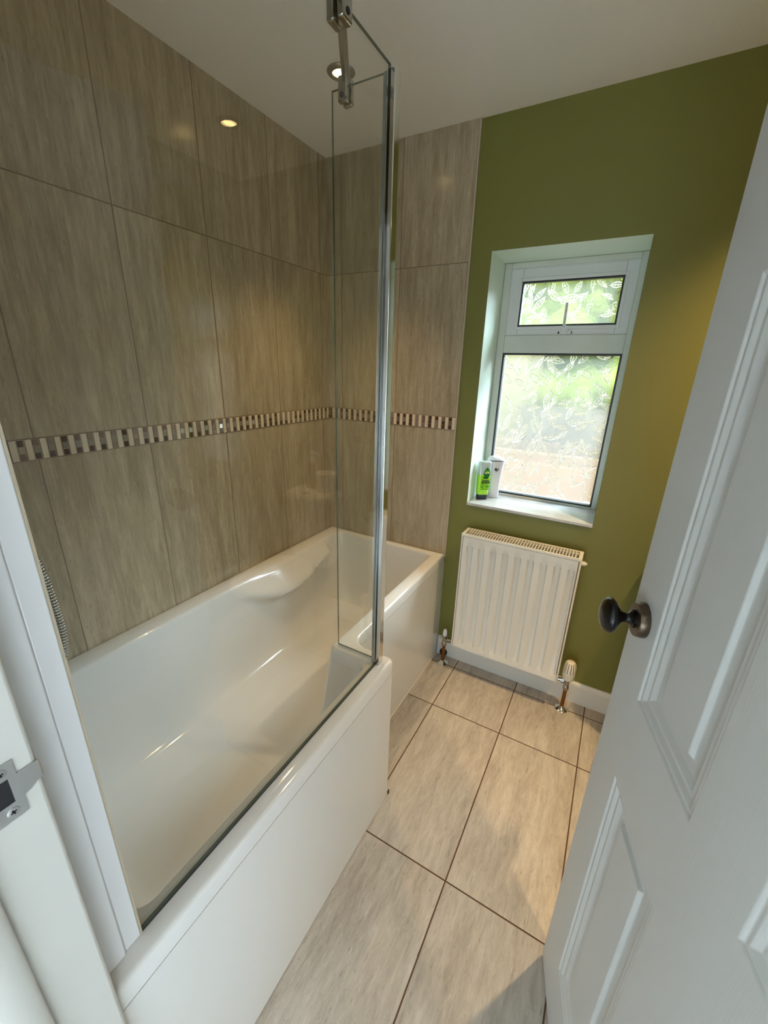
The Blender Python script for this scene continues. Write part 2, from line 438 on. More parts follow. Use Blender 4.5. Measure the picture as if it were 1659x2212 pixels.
frame_ring(bm, g0-.014, g1+.014, g2-.014, g3+.014, .012, ys-.0035, ys+.001)
link('glazing_bead', bm, 'upvc', sash, bevel=.0025)
bm = bmesh.new(); frame_ring(bm, g0-.001, g1+.001, g2-.001, g3+.001, .0065, ys+.001, ys+.02); link('gasket', bm, 'black', sash)
bm = bmesh.new(); frame_ring(bm, .796, 1.267, .863, 1.5025, .008, Y0+.003, Y0+.03); link('gasket', bm, 'black', win)
bm = bmesh.new(); frame_ring(bm, s0-.0015, s1+.0015, s2-.0015, s3+.0015, .003, Y0+.001, Y0+.02); link('sash_seal', bm, 'upvc', win)
# leaf relief panes
def pane(name, a, b, c, d, y, n, seed, parent, size):
    rnd = random.Random(seed); bm = bmesh.new()
    box(bm, a, b, y, y+.004, c, d, 0)
    def ridge(pts, hw, h):
        # keep runs inside the pane
        run = []
        def flush():
            nonlocal run
            if len(run) > 1:
                prev = None
                for i, p in enumerate(run):
                    q0 = run[max(i-1, 0)]; q1 = run[min(i+1, len(run)-1)]
                    dx, dz = q1[0]-q0[0], q1[1]-q0[1]; L = math.hypot(dx, dz) or 1
                    nx, nz = -dz/L*hw, dx/L*hw
                    cur = [bm.verts.new((p[0]-nx, y, p[1]-nz)), bm.verts.new((p[0], y-h, p[1])), bm.verts.new((p[0]+nx, y, p[1]+nz))]
                    if prev:
                        bm.faces.new((prev[0], prev[1], cur[1], cur[0])).material_index = 1
                        bm.faces.new((prev[1], prev[2], cur[2], cur[1])).material_index = 1
                    prev = cur
            run = []
        for p in pts:
            if a+.003 < p[0] < b-.003 and c+.003 < p[1] < d-.003: run.append(p)
            else: flush()
        flush()
    pts0 = []
    for k in range(n):
        for _ in range(12):
            cx, cz = rnd.uniform(a, b), rnd.uniform(c, d)
            if all(math.hypot(cx-q[0], cz-q[1]) > size*.40 for q in pts0): break
        pts0.append((cx, cz))
        th = rnd.uniform(0, 2*PI); Ln = size*rnd.uniform(.75, 1.25); W = Ln*rnd.uniform(.30, .42); bend = rnd.uniform(-.25, .25)
        ct, st = math.cos(th), math.sin(th)
        def T(u, v):
            v += bend*Ln*(u*u-.25)
            return (cx+ct*u*Ln-st*v, cz+st*u*Ln+ct*v)
        N = 12
        for sgn in (1, -1):
            o = []
            for i in range(N+1):
                u = -.5+i/N; v = sgn*W*.5*math.sin(PI*(i/N)**.8)
                o.append(T(u, v))
            ridge(o, .0021, .0021)
        ridge([T(-.58+i*1.1/8, 0) for i in range(9)], .0014, .0015)
        for q in range(3):
            u = -.25+q*.2
            for sgn in (1, -1):
                wv = W*.38*math.sin(PI*(u+.65)**.8)
                ridge([T(u, 0), T(u+.07, sgn*wv*.5), T(u+.12, sgn*wv)], .0009, .0010)
    return link(name, bm, ['pane', 'relief'], parent)
pane('glass_pane', g0+.004, g1-.004, g2+.004, g3-.004, ys+.014, 30, 11, sash, .056)
pane('glass_pane', .802, 1.261, .869, 1.497, Y0+.024, 150, 12, win, .054)
# window handle
bm = bmesh.new()
box(bm, 1.020, 1.066, ys-.010, ys, 1.578, 1.590); box(bm, 1.030, 1.052, ys-.022, ys, 1.576, 1.606)
h = link('window_handle', bm, 'upvc', win, bevel=.002)
bm = bmesh.new()
mt = Matrix.Translation((1.037, ys-.026, 1.600)) @ Matrix.Rotation(-.02, 4, 'Y') @ Matrix.Rotation(-.10, 4, 'X')
box(bm, -.0055, .0055, -.004, .004, 0, .092, mtx=mt); link('lever', bm, 'upvc_dirty', h, bevel=.003, seg=3)
bm = bmesh.new(); lathe(bm, [(.0045, 0), (.0045, .002), (0, .002)], 20, align((1.041, ys-.022, 1.588), (0, -1, 0)))
link('lock', bm, 'steel', h, smooth=True)
bm = bmesh.new()
for xx in (1.018, 1.064): lathe(bm, [(.0052, 0), (.0048, .004), (0, .004)], 16, align((xx, ys-.0005, 1.582), (0, -1, 0)))
link('screw', bm, 'black', h, smooth=True)
# reveals (mint paint) and tiled sill
bm = bmesh.new()
quad(bm, (WX0+.0005, 0, WZ0), (WX0+.0005, Y0, WZ0), (WX0+.0005, Y0, WZ1), (WX0+.0005, 0, WZ1))
quad(bm, (WX1-.0005, 0, WZ0), (WX1-.0005, Y0, WZ0), (WX1-.0005, Y0, WZ1), (WX1-.0005, 0, WZ1))
quad(bm, (WX0, 0, WZ1-.0005), (WX1, 0, WZ1-.0005), (WX1, Y0, WZ1-.0005), (WX0, Y0, WZ1-.0005))
struct(link('wall_back_reveal', bm, 'reveal'), 'pale mint painted window reveal', 'window reveal')
struct(link('window_sill', B(WX0, WX1, -.006, Y0, WZ0-.012, WZ0), 'tile_sill', bevel=.0015), 'pale stone tiled window sill under the bottle', 'window sill')

# ------------------------------------------------------------------ DOOR (open into the room)
P0 = Vector((1.386, -.987, .008))
door = empty('door_1', P0, 'white six panel door standing open at the right', 'door', kind='structure', rotz=DANG-PI/2)
DW, DH, DT = .70, 1.975, .035
panels_u = [(.100, .296), (.404, .600)]
panels_z = [(.160, .752), (.918, 1.530), (1.640, 1.86)]
prof = [(0, 0), (.004, .0035), (.009, .0025), (.016, .0075), (.022, .0065), (.030, .0115), (.040, .0125), (.047, .0125), (.052, .0065)]
bm = bmesh.new()
def door_face(y, sgn):
    us = sorted({0, DW, *[q for p in panels_u for q in p]}); zs = sorted({0, DH, *[q for p in panels_z for q in p]})
    for i in range(len(us)-1):
        for j in range(len(zs)-1):
            u0, u1, z0, z1 = us[i], us[i+1], zs[j], zs[j+1]
            if (u0, u1) in panels_u and (z0, z1) in panels_z:
                prev = None
                for d, hh in prof:
                    yy = y+sgn*hh
                    r = [bm.verts.new(c) for c in ((u0+d, yy, z0+d), (u1-d, yy, z0+d), (u1-d, yy, z1-d), (u0+d, yy, z1-d))]
                    if prev:
                        for k in range(4): bm.faces.new((prev[k], prev[(k+1) % 4], r[(k+1) % 4], r[k]))
                    prev = r
                bm.faces.new(prev)
            else: quad(bm, (u0, y, z0), (u1, y, z0), (u1, y, z1), (u0, y, z1))
door_face(0, 1); door_face(DT, -1)
quad(bm, (0, 0, 0), (0, DT, 0), (0, DT, DH), (0, 0, DH)); quad(bm, (DW, 0, 0), (DW, DT, 0), (DW, DT, DH), (DW, 0, DH))
quad(bm, (0, 0, 0), (DW, 0, 0), (DW, DT, 0), (0, DT, 0)); quad(bm, (0, 0, DH), (DW, 0, DH), (DW, DT, DH), (0, DT, DH))
bmesh.ops.remove_doubles(bm, verts=bm.verts, dist=1e-5)
def door_mat():
    m, nt, out = mat('white_grained_door_paint')
    tc = nd(nt, 'ShaderNodeTexCoord'); mp = nd(nt, 'ShaderNodeMapping', i_Vector=tc.outputs['Object']); mp.inputs['Scale'].default_value = (420, 420, 14)
    nz = nd(nt, 'ShaderNodeTexNoise', i_Scale=1.0, i_Detail=3.0, i_Vector=mp.outputs[0])
    bp = nd(nt, 'ShaderNodeBump', i_Strength=.18, i_Distance=.0008, i_Height=nz.outputs[0])
    b = nd(nt, 'ShaderNodeBsdfPrincipled', i_Roughness=.42); b.inputs['Base Color'].default_value = (.60, .59, .56, 1)
    nt.links.new(bp.outputs[0], b.inputs['Normal']); nt.links.new(b.outputs[0], out.inputs[0]); return m
M['door'] = door_mat()
link('door_leaf', bm, 'door', door, bevel=.0012, seg=2)
# knob: oval mushroom on a round rose, front and back
for y, sg in ((0, -1), (DT, 1)):
    ax = align((.050, y, 1.038), (0, sg, 0))
    bm = bmesh.new()
    lathe(bm, [(.0285, -.001), (.0290, .002), (.0285, .0125), (.0270, .0145), (.010, .0150), (0, .0150)], 40, ax)
    rose = link('door_rose', bm, 'rose', door, smooth=True); rose['label'] = 'round aged bronze rose plate'
    bm = bmesh.new()
    for aa in (PI*.42, PI*1.42):
        lathe(bm, [(.0026, .0148), (.0026, .0156), (0, .0156)], 14, ax @ Matrix.Translation((.019*math.cos(aa), .019*math.sin(aa), 0)))
    link('screw', bm, 'black', rose)
    bm = bmesh.new()
    lathe(bm, [(.0145, .0145), (.0150, .019), (.0115, .0215), (.0085, .0255), (.0080, .029), (.0092, .033), (.0140, .0375), (.0210, .0420), (.0270, .0465), (.0300, .0510), (.0298, .0545), (.0262, .0600), (.0185, .0640), (.0090, .0662), (0, .0667)], 40, ax)
    kn = link('door_knob', bm, 'bronze', door, smooth=True); kn['label'] = 'black oval mushroom door knob'

# ================================================================== BATH
def lring(p, rad, n_edge=(40, 10, 24, 6, 28, 60), narc=8):
    """L-shaped rounded outline; p=(x0,xn,xw,yb,ys,yn); corners start back-left going clockwise seen from above"""
    x0, xn, xw, yb, ys_, yn = p
    C = [(x0, yb), (xn, yb), (xn, ys_), (xw, ys_), (xw, yn), (x0, yn)]
    pts = []
    arcs = []
    for i in range(6):
        a = Vector(C[i-1]); b = Vector(C[i]); c = Vector(C[(i+1) % 6]); r = rad[i]
        d1 = (a-b).normalized(); d2 = (c-b).normalized()
        s = b+d1*r; e = b+d2*r; o = b+d1*r+d2*r
        arc = []
        for k in range(narc+1):
            t = k/narc*PI/2
            arc.append(o-d2*r*math.cos(t)-d1*r*math.sin(t))
        arcs.append(arc)
    for i in range(6):
        pts += arcs[i]
        a = arcs[i][-1]; b = arcs[(i+1) % 6][0]; n = n_edge[i]
        for k in range(1, n): pts.append(a.lerp(b, k/n))
    return pts
outer = (.002, .683, .835, -.009, -.812, YN+.002); inner = (.080, .628, .772, -.045, -.874, -1.588); floor_ = (.185, .545, .690, -.135, -.925, -1.455)
lerp3 = lambda a, b, t: tuple(x+(y-x)*t for x, y in zip(a, b))
def inset(p, d): return (p[0]+d, p[1]-d, p[2]-d, p[3]-d, p[4]-d, p[5]+d)
ro = (.001, .004, .05, .018, .004, .001); ri = (.035, .03, .028, .035, .045, .04); rf = (.07, .07, .03, .06, .09, .08)
bm = bmesh.new(); rings = []
def addring(p, rad, z, arm=False):
    vs = []
    for q in lring(p, rad):
        x, y = q.x, q.y
        if arm and x < p[0]+.012 and -.80 < y < -.12:
            def sm(t): t = max(0, min(1, t)); return t*t*(3-2*t)
            A = sm((-.165-y)/.035)*sm((y+.80)/.30)
            zl = .535-.075*sm((-.15-y)/.30)*sm((y+.80)/.25)
            Bz = (R-z)/(R-zl) if z > zl else sm((z-zl+.035)/.035)
            x += .052*A*Bz
        vs.append(bm.verts.new((x, y, z)))
    rings.append(vs)
addring(outer, ro, R-.045); addring(outer, ro, R-.009); addring(inset(outer, .0025), ro, R-.0035); addring(inset(outer, .009), ro, R)
addring(inset(inner, -.010), ri, R); addring(inset(inner, -.003), ri, R-.002); addring(inset(inner, .001), ri, R-.008)
zz = R-.015; zs_ = [.562, .555, .548, .541, .534, .527, .520, .513, .506, .499, .492, .485, .478, .471, .464, .457, .450, .443, .436, .428, .42, .41, .38, .34, .30]
for z in zs_:
    t = (R-z)/(R-.19)*.62
    addring(lerp3(inner, floor_, t), lerp3(ri, rf, t), z, True)
for t, z in ((.50, .268), (.57, .243), (.66, .222), (.76, .206), (.88, .196), (1.0, .191)):
    addring(lerp3(inner, floor_, t), lerp3(ri, rf, t), z)
addring(inset(floor_, .03), rf, .189)
addring(inset(floor_, .06), tuple(x*.8 for x in rf), .188)
for a, b in zip(rings, rings[1:]):
    n = len(a)
    for i in range(n):
        j = (i+1) % n; bm.faces.new((a[i], a[j], b[j], b[i]))
last = rings[-1]
es = [e for v in last for e in v.link_edges if e.other_vert(v) in last]
bmesh.ops.triangle_fill(bm, use_beauty=True, edges=list(set(es)))
bath = empty('bathtub', (.4, -.8, 0), 'white L shaped shower bath along the tiled wall', 'bathtub')
off = Vector((-.4, .8, 0))
def bp_link(name, bm, m, **k):
    o = link(name, bm, m, bath, **k); o.location = off; return o
o = link('bath_shell', bm, 'acrylic', bath, smooth=True); o.location = off
def vstrip(bm, path, z0, z1, th, mi=0):
    """thin vertical sheet following an open path; th = thickness towards the inside (left of travel)"""
    A = []
    for i, p in enumerate(path):
        a = path[max(i-1, 0)]; c = path[min(i+1, len(path)-1)]
        d = (Vector(c)-Vector(a)).normalized(); n = Vector((d.y, -d.x))
        q = Vector(p)+n*th
        A.append([bm.verts.new((p[0], p[1], z0)), bm.verts.new((p[0], p[1], z1)), bm.verts.new((q.x, q.y, z1)), bm.verts.new((q.x, q.y, z0))])
    for a, b in zip(A, A[1:]):
        for k in range(4): bm.faces.new((a[k], a[(k+1) % 4], b[(k+1) % 4], b[k])).material_index = mi
    bm.faces.new(A[0]); bm.faces.new(A[-1])
pin = inset(outer, .0006)
rr = lring(pin, (.001, .001, .055, .014, .002, .001), (2, 4, 3, 8, 3, 2))
# take the open path from the back (xn,yb) to the near end (xw,yn)
path = [(p.x, p.y) for p in rr]
i0 = next(i for i, p in enumerate(path) if abs(p[0]-pin[1]) < 1e-6); 
i1 = max(i for i, p in enumerate(path) if abs(p[0]-pin[2]) < 1e-6)
path = path[i0:i1+1]; path[0] = (path[0][0], -.001)
bm = bmesh.new(); path[-1] = (path[-1][0], YN+.0022); vstrip(bm, path, .003, R-.0482, .006)
bp_link('bath_panel', bm, 'panel', smooth=True)
bm = bmesh.new(); sp_ = [(p[0]+.004, p[1]-.0) for p in path if p[1] > -.79]
vstrip(bm, sp_, 0, .005, .005); bp_link('sealant_bead', bm, 'sealant')
# overflow and waste inside the bath
bm = bmesh.new()
lathe(bm, [(.033, 0), (.033, .003), (.026, .005), (0, .005)], 36, Matrix.Translation((.37, -.30, .189)))
bp_link('plug_waste', bm, 'chrome', smooth=True)
bm = bmesh.new(); box(bm, .834, .8375, -.822, -.8135, .0, .016); bp_link('corner_gap_shade', bm, 'black')  # small black block painting the shade in the panel corner gap

# ================================================================== SHOWER SCREEN
scr = empty('shower_screen', (XS, -1.2, R), 'clear glass shower screen with chrome corner post standing on the bath rim', 'shower screen')
so = -Vector((XS, -1.2, R))
def S(name, bm, m, **k):
    o = link(name, bm, m, scr, **k); o.location = so; return o
def glass_box(bm, x0, x1, y0, y1, z0, z1, thin):
    box(bm, x0, x1, y0, y1, z0, z1)
    bm.faces.ensure_lookup_table()
    for f in bm.faces:
        c = f.normal if f.normal.length else None
        f.normal_update()
        if abs(f.normal[thin]) < .5: f.material_index = 1
bm = bmesh.new(); glass_box(bm, XS-.006, XS, -1.592, -.866, R+.006, ZT, 0)
S('glass_panel', bm, ['glass', 'glass_edge'])
bm = bmesh.new(); glass_box(bm, .649, XS-.016, -.851, -.845, R+.004, ZT, 1)
rp = S('return_panel', bm, ['glass', 'glass_edge'])
bm = bmesh.new(); box(bm, XS-.010, XS+.010, -.866, -.842, R+.001, ZT-.004)
S('corner_post', bm, 'chrome', bevel=.002)
bm = bmesh.new(); box(bm, XS-.018, XS-.010, -.864, -.847, R+.002, ZT-.006)
S('corner_seal', bm, 'seal', bevel=.001)
bm = bmesh.new(); box(bm, XS-.0062, XS-.0002, -1.59, -.866, R+.0003, R+.0055)
S('bottom_seal', bm, 'black')
# white wall profile: two telescoping channels
bm = bmesh.new(); box(bm, XS-.022, XS+.002, -1.614, -1.590, R+.001, ZT+.0); box(bm, XS-.025, XS+.006, YN, -1.6145, R+.001, ZT+.0)
wp = S('wall_profile', bm, 'profile_white', bevel=.002, seg=2); wp['label'] = 'glossy white wall channel'
bm = bmesh.new(); box(bm, XS-.010, XS+.003, -1.5905, -1.588, R+.002, ZT-.001); S('profile_edge', bm, 'trim')
# diagonal brace bar with forked clamps
pA, pB = Vector((.684, -.848, ZT+.004)), Vector((.797, -1.030, ZT+.004))
bm = bmesh.new()
d = (pB-pA).normalized()
tube(bm, [pA-d*.0+Vector((0, 0, .004)), pB+Vector((0, 0, .004))], .0085, 20)
bar = S('brace_bar', bm, 'dark_chrome', smooth=True)
for c, ax_, nm in ((pA, 0, 'glass_clamp'), (pB, 1, 'glass_clamp')):
    bm = bmesh.new()
    if ax_ == 0:
        box(bm, c.x-.011, c.x+.011, -.863, -.8515, ZT-.030, ZT+.014); box(bm, c.x-.011, c.x+.011, -.8445, -.834, ZT-.030, ZT+.014)
        box(bm, c.x-.011, c.x+.011, -.8515, -.8445, ZT+.001, ZT+.014)
    else:
        box(bm, XS-.020, XS-.0065, c.y-.014, c.y+.014, ZT-.030, ZT+.014); box(bm, XS+.0005, XS+.013, c.y-.014, c.y+.014, ZT-.030, ZT+.014)
        box(bm, XS-.0065, XS+.0005, c.y-.014, c.y+.014, ZT+.001, ZT+.014)
    cl = S(nm, bm, 'dark_chrome', bevel=.003, seg=3)
    bm = bmesh.new()
    q = (c.x, -.8635, ZT-.018) if ax_ == 0 else (XS+.0135, c.y, ZT-.018)
    lathe(bm, [(.005, 0), (.004, .001), (0, .001)], 18, align(q, (0, -1, 0) if ax_ == 0 else (1, 0, 0)))
    sc_ = S('set_screw', bm, 'black', smooth=True); sc_.parent = cl; sc_.location = (0, 0, 0)

# ================================================================== SHOWER MIXER with hose
sh = empty('shower_mixer', (.38, YN, 1.1), 'chrome shower set whose ribbed metal hose hangs beside the tiled wall', 'shower')
ho = -Vector((.38, YN, 1.1))
def SH(name, bm, m, **k):
    o = link(name, bm, m, sh, **k); o.location = ho; return o
bm = bmesh.new(); tube(bm, [(.23, YN+.06, 1.1), (.53, YN+.06, 1.1)], .021, 24)
for xx in (.30, .46): tube(bm, [(xx, YN+.001, 1.1), (xx, YN+.05, 1.1)], [.03, .016], 20)
SH('mixer_body', bm, 'chrome', smooth=True)
bm = bmesh.new(); tube(bm, [(.38, YN+.05, 1.24), (.38, YN+.05, 1.93)], .010, 18)
for z in (1.25, 1.92): tube(bm, [(.38, YN+.0, z), (.38, YN+.05, z)], .012, 16)
SH('riser_rail', bm, 'chrome', smooth=True)
bm = bmesh.new(); tube(bm, [(.38, YN+.07, 1.62), (.38, YN+.09, 1.74), (.38, YN+.12, 1.83)], [.011, .013, .016], 18)
lathe(bm, [(.02, 0), (.048, .018), (.048, .026), (0, .028)], 30, align((.38, YN+.115, 1.83), (0, .8, -.6)))
SH('hand_shower', bm, 'chrome', smooth=True)
# hose: helical ribs on a smooth centre line
ctrl = [(.38, YN+.075, 1.62), (.372, YN+.11, 1.45), (.358, YN+.165, 1.22), (.35, YN+.202, 1.05), (.35, YN+.212, .95), (.35, YN+.212, .86), (.35, YN+.195, .79), (.355, YN+.155, .745), (.365, YN+.110, .78), (.375, YN+.075, .90), (.38, YN+.06, 1.08)]
ctrl = [Vector(c) for c in ctrl]
cen = []
for i in range(len(ctrl)-1):
    p0, p1, p2, p3 = ctrl[max(i-1, 0)], ctrl[i], ctrl[i+1], ctrl[min(i+2, len(ctrl)-1)]
    for k in range(60):
        t = k/60
        cen.append(.5*((2*p1)+(-p0+p2)*t+(2*p0-5*p1+4*p2-p3)*t*t+(-p0+3*p1-3*p2+p3)*t**3))
# resample by arc length
rs = [cen[0]]; step = .00115; acc = 0
for a, b in zip(cen, cen[1:]):
    L = (b-a).length; pos = step-acc
    while pos <= L: rs.append(a.lerp(b, pos/L)); pos += step
    acc = (acc+L) % step
bm = bmesh.new()
tube(bm, rs, [(.0086 if (i % 6) in (1, 2, 3, 4) else .0062) for i in range(len(rs))], 14)
bm.faces.ensure_lookup_table()
for q in range(len(rs)-1):
    if q % 6 in (0, 4, 5):  # groove faces get the painted dark
        for k in range(14): bm.faces[q*14+k].material_index = 1
hs = SH('shower_hose', bm, ['chrome', 'hose_groove_shade'], smooth=False); hs['label'] = 'ribbed chrome flexible hose'
for pl in hs.data.polygons: pl.use_smooth = True

# ================================================================== RADIATOR
rad = empty('radiator', (1.0345, -.07, .15), 'white fluted panel radiator with slotted top grille under the window', 'radiator')
rofs = -Vector((1.0345, -.07, .15))
def RD(name, bm, m, **k):
    o = link(name, bm, m, rad, **k); o.location = rofs; return o
rx0, rx1, rz0, rz1, ryf, ryb = .791, 1.279, .150, .745, -.116, -.028
# fluted front: x columns with groove depth, z rows with sloped groove ends
gx = [.834+.052*k for k in range(9)]
xs_ = [rx0+.010]
for g in gx: xs_ += [g-.0145, g-.0085, g+.0085, g+.0145]
xs_ += [rx1-.010]
zsr = [rz0+.006, .186, .206, .672, .692, rz1-.012]
def gd(x, z):
    if z < .19 or z > .69: return 0
    for g in gx:
        if abs(x-g) < .009: return .0062
    return 0
bm = bmesh.new(); grid = {}
for i, x in enumerate(xs_):
    for j, z in enumerate(zsr): grid[i, j] = bm.verts.new((x, ryf+gd(x, z)*2.3, z))
for i in range(len(xs_)-1):
    for j in range(len(zsr)-1): bm.faces.new((grid[i, j], grid[i+1, j], grid[i+1, j+1], grid[i, j+1]))
# returned edges
xa, xb, za, zb = xs_[0], xs_[-1], zsr[0], zsr[-1]
for a, b in (((xa, za), (xb, za)), ((xb, za), (xb, zb)), ((xb, zb), (xa, zb)), ((xa, zb), (xa, za))):
    quad(bm, (a[0], ryf, a[1]), (b[0], ryf, b[1]), (b[0], ryf+.010, b[1]), (a[0], ryf+.010, a[1]))
bmesh.ops.remove_doubles(bm, verts=bm.verts, dist=1e-5)
RD('front_panel', bm, 'rad', bevel=.0012, seg=2)
bm = B(rx0+.012, rx1-.012, ryb-.012, ryb, rz0+.008, rz1-.01); RD('back_panel', bm, 'rad', bevel=.002)
bm = bmesh.new()
for k in range(26):
    x = rx0+.03+k*(rx1-rx0-.06)/25; box(bm, x-.0007, x+.0007, ryf+.018, ryb-.014, rz0+.03, rz1-.045)
RD('convector_fins', bm, 'rad_in_shade')
for x0, x1 in ((rx0, rx0+.007), (rx1-.007, rx1)):
    bm = B(x0, x1, ryf+.002, ryb, rz0+.002, rz1-.003); RD('side_cover', bm, 'rad', bevel=.002)
bm = bmesh.new()
box(bm, rx0, rx1, ryf, ryf+.009, rz1-.011, rz1); box(bm, rx0, rx1, ryb-.009, ryb, rz1-.011, rz1)
box(bm, rx0, rx0+.014, ryf+.009, ryb-.009, rz1-.011, rz1); box(bm, rx1-.014, rx1, ryf+.009, ryb-.009, rz1-.011, rz1)
n = 38
for k in range(n):
    x = rx0+.014+(k+1)*(rx1-rx0-.028)/(n+1); box(bm, x-.0022, x+.0022, ryf+.009, ryb-.009, rz1-.004, rz1-.0005)
RD('top_grille', bm, 'rad', bevel=.0008, seg=1)
bm = bmesh.new(); tube(bm, [(rx1, -.072, .712), (rx1+.014, -.072, .712)], .009, 6); tube(bm, [(rx1+.014, -.072, .712), (rx1+.020, -.072, .712)], .005, 12)
RD('bleed_valve', bm, 'trv', smooth=True)
for x in (.90, 1.17):
    bm = B(x-.012, x+.012, ryb, -.0005, .22, .66); RD('wall_bracket', bm, 'rad')

# ------------------------------------------------------------------ radiator valves
def valve(name, x, y, sgn, label, trv):
    t = empty(name, (x, y, 0), label, 'radiator valve')
    def V(nm, bm, m, **k):
        return link(nm, bm, m, t, **k)
    bm = bmesh.new(); tube(bm, [(0, 0, .004), (0, 0, .118)], .0078, 20); V('pipe', bm, 'copper', smooth=True)
    bm = bmesh.new(); lathe(bm, [(.0275, .0), (.0275, .002), (.024, .004), (.013, .012), (.0095, .016), (.0085, .017), (.0, .017)], 36); V('floor_collar', bm, 'chrome', smooth=True)
    bm = bmesh.new()
    lathe(bm, [(.010, .108), (.0125, .111), (.0125, .124), (.0115, .127), (.0105, .130), (.0105, .150), (.012, .153), (.012, .166), (0, .166)], 28)
    edge = (rx0 if sgn > 0 else rx1)
    L = abs(edge-x)-.001
    yy = -.072-y
    tube(bm, [(0, 0, .140), (sgn*L*.30, yy*.5, .143), (sgn*L*.34, yy, .145)], .0075, 16)
    tube(bm, [(sgn*L*.30, yy, .145), (sgn*L*.66, yy, .145)], .0125, 6)
    tube(bm, [(sgn*L*.60, yy, .145), (sgn*L, yy, .145)], .0085, 16)
    V('valve_body', bm, 'dark_chrome', smooth=True)
    if trv:
        bm = bmesh.new(); prof = [(.0165, .162), (.0215, .166), (.0245, .180), (.0262, .205), (.0255, .228), (.0225, .245), (.0165, .253), (0, .2545)]
        lathe(bm, prof, 44)
        hd = V('thermostatic_head', bm, 'trv', smooth=True)
        bm = bmesh.new()
        for k in range(14):
            a = 2*PI*k/14-.45
            pts = [(.0172, .2530), (.0228, .2452), (.0258, .2285), (.0266, .206)]
            P = [Vector((r*math.cos(a), r*math.sin(a), z)) for r, z in pts]
            tn = Vector((-math.sin(a), math.cos(a), 0))
            pv = None
            for p in P:
                c = (bm.verts.new(p-tn*.0011), bm.verts.new(p+tn*.0011))
                if pv: bm.faces.new((pv[0], pv[1], c[1], c[0]))
                pv = c
        V('head_slots', bm, 'black').parent = hd
        hd_slot = None
        bm = bmesh.new(); a = -PI/2
        mt = Matrix.Rotation(-.1, 4, 'Z')
        vs = [mt @ Vector(p) for p in ((-.0016, -.0258, .190), (.0016, -.0258, .190), (0, -.0261, .1945))]
        bm.faces.new([bm.verts.new(v) for v in vs]); V('pointer_mark', bm, 'black').parent = hd
    else:
        bm = bmesh.new(); lathe(bm, [(.0105, .160), (.0108, .175), (.0095, .192), (.006, .201), (0, .203)], 24)
        V('valve_cap', bm, 'plastic_white', smooth=True)
    return t
valve('thermostatic_valve', 1.317, -.078, -1, 'thermostatic radiator valve with cream slotted head on a copper pipe, right of the radiator', True)
valve('lockshield_valve', .742, -.071, 1, 'small white capped radiator valve on a copper pipe between bath and radiator', False)
bm = bmesh.new(); lathe(bm, [(.020, 0), (.020, .008), (.017, .014), (.008, .018), (0, .0185)], 28, align((.724, -.0145, .022), (0, -1, 0)))
tag(link('rubber_door_stop', bm, 'black', smooth=True), 'round black rubber stop behind the small capped valve pipe', 'door stop')

# ================================================================== SILL ITEMS
ang = math.atan2(.104-.072, .825-.778)
bt = empty('shower_gel_bottle', (.805, .090, WZ0), 'lime green shower gel bottle standing on its dark cap on the window sill', 'bottle', rotz=ang)
def superring(w, d, z, n=32, e=.55):
    out = []
    for k in range(n):
        t = 2*PI*k/n; c, s = math.cos(t), math.sin(t)
        out.append((w/2*math.copysign(abs(c)**e, c), d/2*math.copysign(abs(s)**e, s), z))
    return out
def loft(bm, rgs, mi=None, cap=True):
    vr = [[bm.verts.new(p) for p in r] for r in rgs]
    for q, (a, b) in enumerate(zip(vr, vr[1:])):
        n = len(a)
        for i in range(n):
            f = bm.faces.new((a[i], a[(i+1) % n], b[(i+1) % n], b[i]))
            if mi: f.material_index = mi[q]
    if cap: bm.faces.new(vr[0]); f = bm.faces.new(vr[-1]); f.material_index = mi[-1] if mi else 0
bm = bmesh.new(); loft(bm, [superring(.048, .030, 0), superring(.050, .032, .002), superring(.051, .033, .024)]); link('cap', bm, 'cap_navy', bt, smooth=True)
bm = bmesh.new()
rg = [superring(.051, .033, .024), superring(.055, .035, .032), superring(.058, .036, .06), superring(.059, .036, .118), superring(.059, .036, .119), superring(.059, .034, .150), superring(.058, .030, .172), superring(.054, .022, .179), superring(.046, .014, .181)]
loft(bm, rg, [0, 0, 0, 0, 1, 1, 1, 1]); body_bm = bm
# front label: emblem and lettering on the -y side
yf = -.0184
FM = lambda x, z: Matrix.Translation((x, yf, z)) @ Matrix.Rotation(PI/2, 4, 'X')
bm = bmesh.new()
pts = []
for k in range(40):
    t = 2*PI*k/40
    r = 1+.28*max(0, math.cos(t))**6+.45*max(0, -math.cos(t))**5
    pts.append((.008+.0155*math.sin(t)*(1-.1*math.cos(t)), yf+.0003, .128+.0195*math.cos(t)*r))
bm.faces.new([bm.verts.new(p) for p in pts]); emb = link('lime_emblem', bm, 'leaf_green', bt)
text_mesh('lettering', 'LIME', .0125, FM(.009, .129), 'lime_text', emb, .0006, .95)
link('label_line', B(.001, .015, yf-.0001, yf+.0002, .1375, .1397), 'gel', emb)
lab = text_mesh('lettering', 'ORIGINAL', .0088, FM(.006, .0905), 'ink', bt, .0005, .90)
text_mesh('lettering', 'SOURCE', .0120, FM(.006, .0815), 'ink', bt, .0007, .86)
bm = body_bm
for z in (.0985, .0735): box(bm, -.016, .027, yf-.0001, yf, z-.0005, z+.0005, 2)
for x0, x1, z in ((-.016, .000, .066), (.006, .026, .067), (-.016, .0, .060), (.008, .024, .061)): box(bm, x0, x1, yf-.0001, yf, z-.0018, z+.0018, 2)
for x0, x1 in ((-.016, .004), (.008, .024)): box(bm, x0, x1, yf-.0001, yf, .050, .053, 2)
link('bottle_body', bm, ['gel', 'bottle_clear', 'leaf_green'], bt, smooth=True)
bm = bmesh.new()
